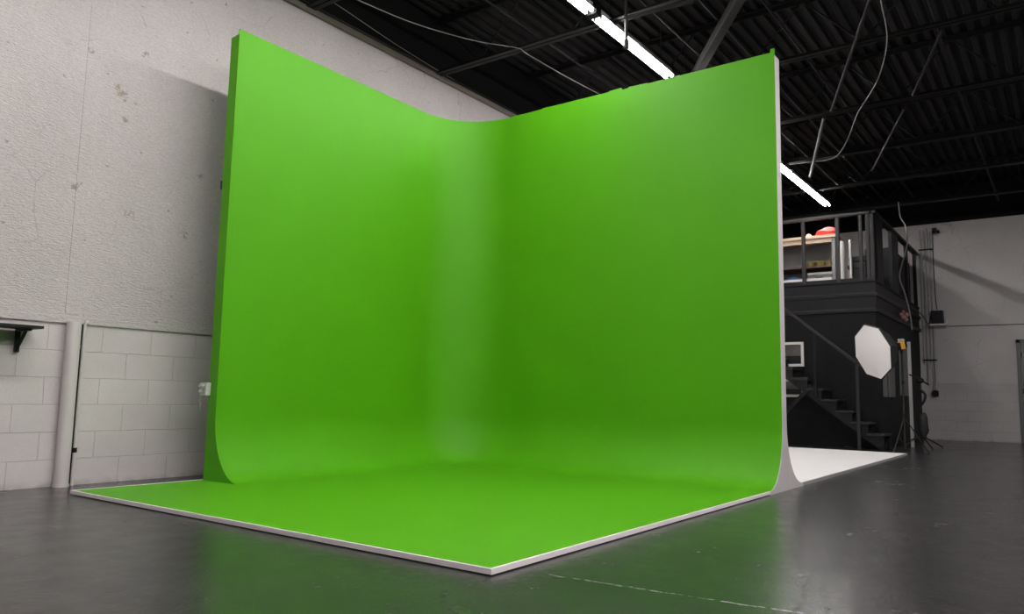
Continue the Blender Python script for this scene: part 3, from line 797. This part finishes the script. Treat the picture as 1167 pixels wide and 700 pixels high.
for za, zb in ((.50, .56), (1., 1.05), (hb.z-.12, hb.z-.05)):
    bm = B(); cyl(bm, (sx, sy, za), (sx, sy, zb), .021, seg=12); link('collar', bm, M['rubber'], sb, smooth=40)
for k in range(3):
    a = 2*PI*k/3 + .15
    e = (sx+.30*math.cos(a), sy+.30*math.sin(a), .012)
    bm = B(); tube(bm, [(sx, sy, .52), e], .008, smooth=False); l = link('leg', bm, M['steelgrey'], sb, smooth=40)
    bm = B(); tube(bm, [(sx, sy, .10), (sx+.17*math.cos(a), sy+.17*math.sin(a), .235)], .005, smooth=False); link('strut', bm, M['steelgrey'], l)
    bm = B(); ball(bm, e, .012); link('foot', bm, M['rubber'], l)

# second stand with black gear
t = thing('light_stand', 'black tripod stand with hanging bag and clamp in front of the far wall', 'light stand', (-.12, 11.75, 0))
sx, sy = -.12, 11.72
bm = B(); cyl(bm, (sx, sy, .05), (sx, sy, 1.12), .014, seg=10); link('pole', bm, M['rubber'], t, smooth=40)
for k, L in enumerate((.50, .42, .42)):
    a = 2*PI*k/3 - 1.15
    bm = B(); tube(bm, [(sx, sy, .20), (sx+L*math.cos(a), sy+L*math.sin(a), .012)], .011, smooth=False); link('leg', bm, M['rubber'], t, smooth=40)
bm = B(); ball(bm, (sx, sy, 1.10), .055, (1.1, 1, .9)); cyl(bm, (sx-.02, sy, 1.13), (sx-.16, sy-.02, 1.20), .012); cyl(bm, (sx+.02, sy, 1.10), (sx+.13, sy-.02, 1.03), .014)
link('clamp', bm, M['rubber'], t, smooth=50)
bm = B(); tube(bm, [(sx, sy-.02, .95), (sx+.07, sy-.03, .87), (sx+.05, sy-.03, .76), (sx-.01, sy-.02, .68)], .02); link('strap', bm, M['rubber'], t, smooth=60)
bm = B(); bmesh.ops.create_icosphere(bm, subdivisions=3, radius=1)
for v in bm.verts:
    q = v.co*(1+.1*math.sin(6*v.co.z+4*v.co.x)); v.co = Vector((sx+.03+q.x*.075, sy-.04+q.y*.06, .36+q.z*.22))
link('bag', bm, M['fabricblack'], t, smooth=60)

# ------------------------------------------------------------------ far wall fittings
FY = YF-.004
for x, z0, z1, r, lab in ((-.535, 1.54, 4.36, .020, 'painted conduit on the far wall, leftmost beside the mezzanine'),
                          (-.472, 1.10, 4.33, .024, 'painted conduit on the far wall, second from the mezzanine'),
                          (-.408, 1.54, 4.38, .020, 'painted conduit on the far wall, third from the mezzanine'),
                          (-.350, .92, 4.30, .018, 'painted conduit on the far wall, fourth, looping at its foot'),):
    t = thing('wall_conduit', lab, 'conduit', (x, FY, z0), 'vertical conduits on the far wall')
    bm = B(); cyl(bm, (x, FY-r, z0), (x, FY-r, z1), r, seg=12); link('pipe', bm, M['conduit'], t, smooth=40)
    for z in (z0+.12, (z0+z1)/2, z1-.2):
        bm = B(); box(bm, x-r-.010, x+r+.010, FY-2*r-.004, FY, z-.012, z+.012); link('strap', bm, M['conduit'], t)
for z, lab in ((3.91, 'flat metal strap across the bank of conduits, the upper one'), (1.60, 'flat metal strap across the bank of conduits, the lower one')):
    bm = B(); box(bm, -.56, -.31, FY-.062, FY-.056, z, z+.03)
    for xx in (-.56, -.325): box(bm, xx, xx+.015, FY-.057, FY, z, z+.03)
    tag(link('wall_mount_strap', bm, M['steel'], origin=(-.45, FY, z)), lab, 'strap')
bm = B(); tube(bm, [(-.295, FY-.012, 4.38), (-.30, FY-.012, 3.6), (-.29, FY-.012, 2.9), (-.27, FY-.012, 2.66)], .009)
tag(link('hanging_cable', bm, M['cableblack'], origin=(-.295, FY, 4.3), smooth=60), 'thin dark cable running down the far wall to the black speaker', 'cable')
t = thing('wall_speaker', 'small black speaker box on a white bracket on the far wall', 'speaker', (-.25, FY-.1, 2.35))
bm = B(); box(bm, -.36, -.15, FY-.21, FY-.03, 2.352, 2.62, .008); link('cabinet', bm, M['rubber'], t)
bm = B(); box(bm, -.345, -.165, FY-.216, FY-.2095, 2.37, 2.605); link('grille', bm, M['fabricblack'], t)
bm = B(); box(bm, -.40, -.09, FY-.22, FY, 2.31, 2.35, .004); box(bm, -.40, -.09, FY-.02, FY, 2.28, 2.39, .004); link('bracket', bm, M['metalwhite'], t)
bm = B(); box(bm, -.115, -.085, FY-.08, FY-.03, 2.351, 2.45, .004); link('side_plate', bm, M['metalwhite'], t)
for x, lab in ((-.395, 'thin pale conduit dropping from the speaker bracket, left of a pair'), (-.335, 'thin pale conduit dropping from the speaker bracket, right of a pair')):
    bm = B(); cyl(bm, (x, FY-.013, 1.0), (x, FY-.013, 2.275), .013, seg=10)
    tag(link('drop_conduit', bm, M['conduit'], origin=(x, FY, 1.0), smooth=40), lab, 'conduit', 'conduits below the speaker')
t = thing('wall_outlet', 'round black outlet low on the far wall below the speaker', 'outlet', (-.365, FY, .93))
bm = B(); box(bm, -.42, -.31, FY-.05, FY, .88, .995, .006); link('box', bm, M['steel'], t)
bm = B(); cyl(bm, (-.365, FY-.075, .935), (-.365, FY-.05, .935), .065, seg=18); link('plug', bm, M['rubber'], t, smooth=40)
bm = B(); cyl(bm, (-.12, FY-.008, 2.305), (XR-.1, FY-.008, 2.275), .008, seg=8)
tag(link('wall_cable', bm, M['cableblack'], origin=(0, FY, 2.3), smooth=60), 'dark horizontal cable running along the far wall right of the speaker', 'cable')
t = thing('emergency_light', 'small dark twin-headed fixture high on the far wall', 'wall fixture', (-.24, FY, 4.30))
bm = B(); box(bm, -.29, -.22, FY-.06, FY, 4.30, 4.37, .005); link('body', bm, M['steelgrey'], t)
for s in (-.035, .05):
    bm = B(); cyl(bm, (-.24+s, FY-.06, 4.29), (-.22+s, FY-.12, 4.26), .028); link('head', bm, M['rubber'], t, smooth=40)
# cable hanging down the mezzanine corner, with a pink tied bundle
bm = B(); tube(bm, [(-.54, 13.0, 4.45), (-.518, 13.0, 4.17), (-.437, 13., 3.98), (-.415, 13., 3.70), (-.47, 13., 3.45), (-.567, 13., 3.06), (-.49, 13., 2.72), (-.423, 13., 2.35), (-.40, 13., 2.05)], .012)
tag(link('hanging_cable', bm, M['cable'], origin=(-.5, 13, 4.4), smooth=60), 'wavy pale cable hanging down beside the mezzanine side', 'cable')
bm = B(); tube(bm, [(-.43, 13.05, 2.5), (-.40, 14.2, 2.45), (-.42, 15.2, 2.35), (-.37, FY-.03, 2.6)], .01)
tag(link('slack_cable', bm, M['cableblack'], origin=(-.4, 14, 2.4), smooth=60), 'slack dark cable looping from the mezzanine to the wall speaker', 'cable')
t = thing('tied_bundle', 'small pinkish bundle tied to the mezzanine side above the softbox head', 'bundle', (-.53, 13.0, 2.28))
bm = B()
for k, (dx, dz, r) in enumerate(((0, 0, .055), (.05, .05, .042), (-.04, .06, .04), (.045, -.05, .036), (.0, .10, .034))):
    bmesh.ops.create_icosphere(bm, subdivisions=2, radius=r, matrix=Matrix.Translation((-.52+dx, 12.98-.01*k, 2.28+dz)))
link('cloth', bm, M['pink'], t, smooth=60)
bm = B(); tube(bm, [(-.595, 13.0, 2.36), (-.56, 12.98, 2.34), (-.52, 12.97, 2.30)], .006); link('tie', bm, M['cableblack'], t, smooth=60)

# ------------------------------------------------------------------ loose wires under the roof
def wire(pts, r, m, lab):
    bm = B(); tube(bm, pts, r, seg=6)
    tag(link('ceiling_wire', bm, M[m], origin=pts[0], smooth=60), lab, 'wire', 'loose wires below the roof')
wire([(-3.5, 2.2, 4.50), (-3.36, 2.90, 4.50), (-3.087, 3.55, 4.50), (-2.807, 3.94, 4.50), (-2.80, 4.13, 4.50), (-2.76, 4.9, 4.50), (-2.69, 5.6, 4.5), (-2.6, 6.5, 4.52)], .005, 'cable', 'pale loose wire sagging under the roof above the corner of the green walls')
wire([(-3.98, 1.6, 4.72), (-3.97, 2.4, 4.66), (-4.02, 3.4, 4.60), (-4.05, 4.6, 4.56), (-4.06, 5.6, 4.555)], .004, 'cable', 'thin pale wire running down along the top of the left wall')
wire([(.72, 4.6, 4.52), (.64, 5.03, 4.5), (.533, 5.93, 4.5), (.28, 6.85, 4.48), (-.074, 7.72, 4.5), (-.20, 8.0, 4.49), (-.60, 9.1, 4.46), (-.93, 9.76, 4.49), (-1.3, 9.82, 4.51), (-1.6, 9.80, 4.515)], .006, 'cable', 'long grey wire looping under the roof right of the green wall')

# ------------------------------------------------------------------ world, camera
w = bpy.data.worlds.new('World'); SC.world = w; w.use_nodes = True
w.node_tree.nodes['Background'].inputs[0].default_value = (.8, .85, 1, 1); w.node_tree.nodes['Background'].inputs[1].default_value = .004
cam = bpy.data.cameras.new('Camera'); co = bpy.data.objects.new('Camera', cam); COL.objects.link(co)
yaw, pit, rol = .6312, .1153, .0196
fwd = Vector((-math.sin(yaw)*math.cos(pit), math.cos(yaw)*math.cos(pit), math.sin(pit)))
rgt = Vector((math.cos(yaw), math.sin(yaw), 0)); up = rgt.cross(fwd)
r2 = rgt*math.cos(rol) + up*math.sin(rol); u2 = -rgt*math.sin(rol) + up*math.cos(rol)
co.matrix_world = Matrix.Translation((1.9179, -2.5196, .71855)) @ Matrix((r2, u2, -fwd)).transposed().to_4x4()
cam.sensor_width = 36; cam.lens = 873.9*36/1167; cam.clip_start = .05; cam.clip_end = 200
SC.camera = co
vs = SC.view_settings
vs.view_transform = 'Standard'; vs.look = 'None'; vs.gamma = 1; vs.use_curve_mapping = False
vs.exposure = .98
SC.cycles.max_bounces = 8; SC.cycles.diffuse_bounces = 5; SC.cycles.use_denoising = True
SC.cycles.sample_clamp_indirect = 6
